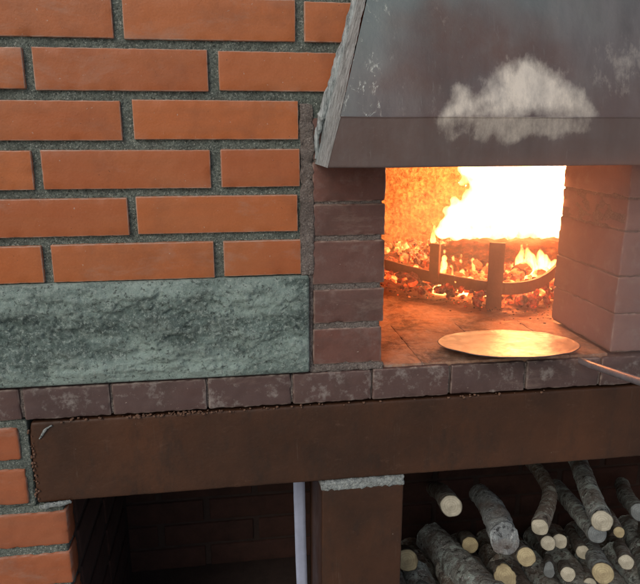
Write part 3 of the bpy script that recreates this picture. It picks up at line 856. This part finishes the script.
def flame(name, blobs, mat, label, seed, vox=.006, amp=.02):
    s = Soup(); UV_, UF = ico(3)
    for (x, y, z, rx, ry, rz) in blobs:
        q = UV_*np.array([rx, ry, rz])+np.array([x, y, z]); s.add(q, UF)
    o = s.build(name, mat); tag(o, label, 'flame', kind='thing')
    m = o.modifiers.new('fuse', 'REMESH'); m.mode = 'VOXEL'; m.voxel_size = vox; m.use_smooth_shade = True
    t = bpy.data.textures.new('lick', 'CLOUDS'); t.noise_scale = .05; t.noise_depth = 3
    d = o.modifiers.new('lick', 'DISPLACE'); d.texture = t; d.strength = amp; d.mid_level = .5; d.texture_coords = 'GLOBAL'
    return o
B = []
for (x, y, rp, Y) in ((545, 190, 30, .56), (520, 190, 30, .55), (495, 200, 26, .55), (478, 212, 19, .55), (460, 218, 15, .55), (450, 226, 11, .54), (478, 176, 13, .56), (500, 172, 22, .56),
                      (530, 213, 24, .55), (555, 213, 24, .55), (505, 220, 18, .54), (580, 200, 40, .58), (612, 200, 38, .58), (465, 168, 8, .56), (540, 160, 32, .56), (500, 150, 24, .56), (580, 150, 36, .58),
                      (446, 210, 5, .55), (470, 196, 8, .55), (462, 182, 5, .56), (455, 200, 4, .55), (485, 160, 10, .56)):
    p = unproj(x, y, Y); k = (Y+.9)/640*1.0; B.append((p.x, p.y, p.z, rp*k, rp*k*.8, rp*k*1.05))
for i in range(10):   # licking underside just above the log
    p = unproj(444+i*13, 234+random.uniform(-2, 2), .54); B.append((p.x, p.y, p.z, .020, .02, .014))
flame('flame', B, MAT['flame'], 'large blown out white yellow flame above the burning logs', 1, .006, .022)
def tongues(px, label, seed, mat='flame_thin'):
    B = []
    for (x, y, h, wd, Y) in px:
        n_ = 7
        for i in range(n_):
            t = i/(n_-1); p = unproj(x+math.sin(t*3+x)*wd*.5*t, y-h*t, Y); k = (Y+.9)/640
            r = wd*k*(1-t*.8)*(1+.35*noise.noise(Vector((x, t*4, h)))); B.append((p.x+.006*noise.noise(Vector((x*.7, t*2.5, 3)))*t, p.y, p.z, r, r, r*1.9))
    return flame('flame', B, MAT[mat], label, seed, .0025, .013)
tongues([(444, 285, 40, 4, .44), (452, 288, 30, 5, .44), (462, 284, 34, 4, .44), (474, 280, 30, 3, .44), (458, 292, 16, 9, .43), (470, 294, 8, 9, .42), (440, 288, 8, 8, .44), (484, 296, 8, 7, .40)], 'thin yellow flame tongues between the two uprights', 3)
tongues([(520, 268, 22, 6, .42), (530, 272, 26, 7, .42), (543, 270, 20, 8, .43), (553, 276, 14, 8, .43), (524, 300, 10, 9, .38), (540, 296, 12, 10, .38)], 'bright low flames at the right, behind the tall upright', 5)
tongues([(433, 240, 16, 3, .60), (424, 268, 14, 4, .60)], 'small flame tongue rising behind the shorter left upright', 6)
# light of the fire: lamps inside the flames
for loc, e, rad in (((.66, .46, 1.19), FIRE_W, .05), ((.58, .57, 1.085), FIRE_W*.35, .03)):
    ld = bpy.data.lights.new('fire_light', 'POINT'); ld.energy = e; ld.color = (1, .25, .07); ld.shadow_soft_size = rad
    lo = bpy.data.objects.new('fire_light', ld); COL.objects.link(lo); lo.location = loc

# thin smoke added at the mouth, standing in for the fire's glare
s = Soup(); SV, SF = ico(3)
for (x, y, z, rx, ry, rz) in ((.42, .22, 1.13, .16, .22, .13), (.52, .02, 1.15, .15, .13, .13), (.56, -.06, 1.13, .12, .08, .12), (.48, -.04, 1.22, .18, .09, .10), (.56, -.05, 1.04, .10, .07, .06), (.66, -.02, 1.12, .08, .08, .16)):
    s.add(SV*np.array([rx, ry, rz])+np.array([x, y, z]), SF)
o = s.build('smoke', None); tag(o, 'thin pinkish smoke added at the oven mouth for the glare around the fire', 'smoke', kind='stuff')
mm = o.modifiers.new('fuse', 'REMESH'); mm.mode = 'VOXEL'; mm.voxel_size = .015; mm.use_smooth_shade = True
s = Soup()
for (x, y, z, rx, ry, rz) in ((.50, -.14, 1.17, .20, .09, .13), (.58, -.10, 1.13, .14, .07, .10), (.46, -.15, 1.27, .20, .09, .13), (.61, -.03, 1.12, .07, .05, .12)):
    s.add(SV*np.array([rx, ry, rz])+np.array([x, y, z]), SF)
o2 = s.build('smoke', None); tag(o2, 'faint wide smoke veil added before the oven mouth and ledge for the warm glow', 'smoke', kind='stuff')
mm = o2.modifiers.new('fuse', 'REMESH'); mm.mode = 'VOXEL'; mm.voxel_size = .02; mm.use_smooth_shade = True
m = M_('thin_smoke'); m.nt.nodes.remove(m.b); pv = m.n('ShaderNodeVolumePrincipled'); pv.inputs['Color'].default_value = (.85, .78, .78, 1); pv.inputs['Density'].default_value = SMOKE; pv.inputs['Anisotropy'].default_value = .2
m.link(pv.outputs[0], m.o.inputs['Volume']); o.data.materials.append(m.m); m2 = m.m.copy(); m2.node_tree.nodes['Principled Volume'].inputs['Density'].default_value = SMOKE*1.05; o2.data.materials.append(m2)

# ---------------------------------------------------------------- firewood
def firewood(x0, y0, Y0, x1, y1, Y1, r0, r1, bark, cut, label, tilt=(0, 0), mid=None, ecc=1.0, rough=.09, bend=.01):
    A = unproj(x0, y0, Y0); Bk = unproj(x1, y1, Y1)
    return wood(A, Bk, r0, r1, bark, cut, label, tilt, mid and unproj(*mid), ecc, rough, bend)
def wood(A, Bk, r0, r1, bark, cut, label, tilt=(0, 0), mid=None, ecc=1.0, rough=.09, bend=.01):
    seed = random.random()*90
    r0 *= 1.07; r1 *= 1.1; root = empty('firewood_log', A, label, 'firewood', 'split logs stacked in the niche')
    if mid is None: mid = (A+Bk)/2+Vector((random.uniform(-bend, bend), 0, random.uniform(-bend, bend)))
    P = bez([A, A.lerp(mid, .5), mid, Bk], 30) if False else bez([A, mid, Bk], 34)
    seg = 36; n = len(P); V = []; t0 = (P[1]-P[0]).normalized(); u = t0.cross(Vector((0, 0, 1))).normalized()
    cut_n = (-t0+Vector((tilt[0], 0, tilt[1]))).normalized()
    for i, p in enumerate(P):
        t = (P[min(i+1, n-1)]-P[max(i-1, 0)]).normalized(); u = (u-t*u.dot(t)).normalized(); v = t.cross(u)
        r = r0+(r1-r0)*i/(n-1); r *= 1+.05*noise.noise(p*30+Vector((seed, 0, 0)))
        for k in range(seg):
            a = 2*math.pi*k/seg; d = u*math.cos(a)*ecc+v*math.sin(a)
            q = p+d*r; f = 1+rough*noise.fractal(Vector((d.x*1.1+seed, d.y*1.1+i*.10, d.z*1.1)), .9, 2, 4)+.05*min(1, i/3)*noise.noise(q*160)+.05*min(1, i/3)*noise.noise(q*330)+.6*rough*max(0, noise.noise(q*45)-.25)
            q = p+d*r*f
            if i < 3:  # oblique saw cut
                sl_ = (q-p).dot(cut_n)/max(.2, -t.dot(cut_n)) if False else 0
                q = q - t*(-(q-p).dot(cut_n)/max(.3, abs(t.dot(cut_n))))*(1-i/3)*-1
            V.append(q)
    F = []
    for i in range(n-1):
        for k in range(seg): F.append((i*seg+k, (i+1)*seg+k, (i+1)*seg+(k+1) % seg, i*seg+(k+1) % seg))
    F.append(tuple((n-1)*seg+k for k in range(seg)))
    A_ = np.array(tuple(A)); mesh_obj('bark', np.array([tuple(q) for q in V])-A_, F, MAT[bark], root)
    ring = V[:seg]; c = sum(ring, Vector())/seg; CV = [c]; rad = [0.0]
    for f in (.2, .4, .6, .8, .93, .985):
        for q in ring: CV.append(c.lerp(q, f)-t0*(.0014 if f < .97 else .0002)); rad.append(f)
    CV[0] = c-t0*.0014
    CF = [(0, 1+(k+1) % seg, 1+k) for k in range(seg)]
    for j in range(5):
        for k in range(seg): a, b = 1+j*seg+k, 1+j*seg+(k+1) % seg; CF.append((a, b, b+seg, a+seg))
    mesh_obj('cut_end', np.array([tuple(q) for q in CV])-A_, CF, MAT[cut], root, attrs={'rad': rad})
    return root
G, Br, Sm = 'bark_grey', 'bark_brown', 'bark_smooth'; cp, cy, cg = 'cut_pale', 'cut_yellow', 'cut_grey'
firewood(451, 506, .10, 434, 489, .44, .0185, .016, Br, cp, 'pale round log end alone at upper left, seen almost head on against the dark')
firewood(500, 612, .01, 430, 536, .34, .036, .030, G, cg, 'thickest log, rough lichen covered, running down out of the frame at the left', rough=.16)
firewood(504, 538, .07, 480, 494, .30, .0255, .019, Sm, Sm, 'short thick grey log with weathered grey cut face, left of centre', tilt=(-.15, -.35), rough=.12, ecc=1.05)
firewood(526, 557, .05, 508, 530, .36, .0155, .015, Br, cy, 'log with small oval yellow end touching the thick grey log')
firewood(505, 576, .06, 494, 556, .36, .018, .016, Br, cy, 'broken log with jagged yellow end below the thick grey log', tilt=(.3, -.4), rough=.3)
firewood(540, 527, .08, 528, 458, .42, .0150, .013, Br, cp, 'crooked thin branch with kink, pale end, reaching up to the beam', mid=(549, 490, .24))
firewood(548, 543, .10, 538, 528, .40, .0130, .012, Br, cp, 'small pale log end left of a touching pair near the centre')
firewood(560, 541, .125, 549, 527, .42, .0130, .012, Br, cp, 'small tan log end right of a touching pair near the centre')
firewood(602, 521, .03, 572, 446, .40, .0188, .018, G, cp, 'long straight log with large pale oval end, topmost at the right', bend=.004)
firewood(597, 534, .075, 556, 486, .40, .0165, .016, G, cg, 'grey log directly under the large pale ended log', bend=.004)
firewood(619, 532, .09, 600, 505, .40, .0095, .009, Br, cy, 'thin stick with tiny yellowish end right of the large pale ended log')
firewood(603, 573, .02, 583, 528, .36, .0178, .0155, G, cy, 'green grey log with yellow round end at the lower right', bend=.004)
firewood(626, 562, .06, 606, 540, .38, .0128, .013, Br, cp, 'small pale ended log between the yellow ended log and the right edge')
firewood(664, 596, .0, 628, 524, .38, .0245, .022, G, cp, 'bluish rough bark log cut off by the right edge of the picture', rough=.14)
firewood(549, 570, .08, 540, 548, .40, .0145, .014, Br, cg, 'dark split log under the touching pair', tilt=(.5, -.2), ecc=.65, rough=.2)
firewood(568, 574, .07, 558, 556, .38, .0130, .013, Br, cp, 'small pale log end right of the dark split log')
firewood(590, 584, .10, 566, 540, .40, .0115, .011, Br, cp, 'slim brown branch running down between two yellow ended logs', rough=.05)
firewood(407, 560, .17, 404, 552, .46, .0200, .018, Br, cy, 'dim yellow log end half hidden behind the steel post')
firewood(470, 545, .22, 462, 538, .46, .0160, .015, Br, cy, 'dim brown log end deep in shade beside the thickest log')
firewood(532, 596, .05, 520, 574, .38, .0150, .014, Br, cp, 'log end just at the bottom edge, below the small oval yellow end')
firewood(478, 604, .07, 462, 560, .40, .0120, .011, Br, cg, 'thin branch beside the thickest log at the bottom edge')
firewood(428, 600, .07, 412, 575, .38, .0160, .015, G, cg, 'mossy log low in the left corner next to the post')
firewood(622, 600, .05, 612, 575, .38, .0140, .013, Br, cp, 'low log at the bottom edge near the right corner')
firewood(578, 608, .05, 566, 586, .38, .0160, .015, G, cp, 'low log at the bottom edge beneath the small pale ends')
firewood(652, 545, .14, 640, 520, .42, .0150, .014, Br, cp, 'shaded log behind the bluish log at the right edge')
firewood(640, 512, .16, 622, 484, .44, .0170, .016, G, cg, 'shaded bark log high at the right edge of the picture')
firewood(583, 552, .14, 570, 530, .42, .0130, .012, Br, cp, 'thin brown stick wedged left of the yellow ended green grey log')
# the rest of the heap, down to the niche floor
for row in range(3):
    for i in range(12):
        r = random.uniform(.026, .030); x = .305+i*.063+(.03 if row % 2 else 0)
        if x > 1.05: continue
        z = .332+row*.058
        wood(Vector((x, .03+random.uniform(0, .04), z)), Vector((x+random.uniform(-.01, .01), (.46, .33, .22)[row], z)), r, r*.93, random.choice([G, Br]), random.choice([cp, cy]),
             'log lying low in the heap, beneath the picked out ends above', bend=.002)
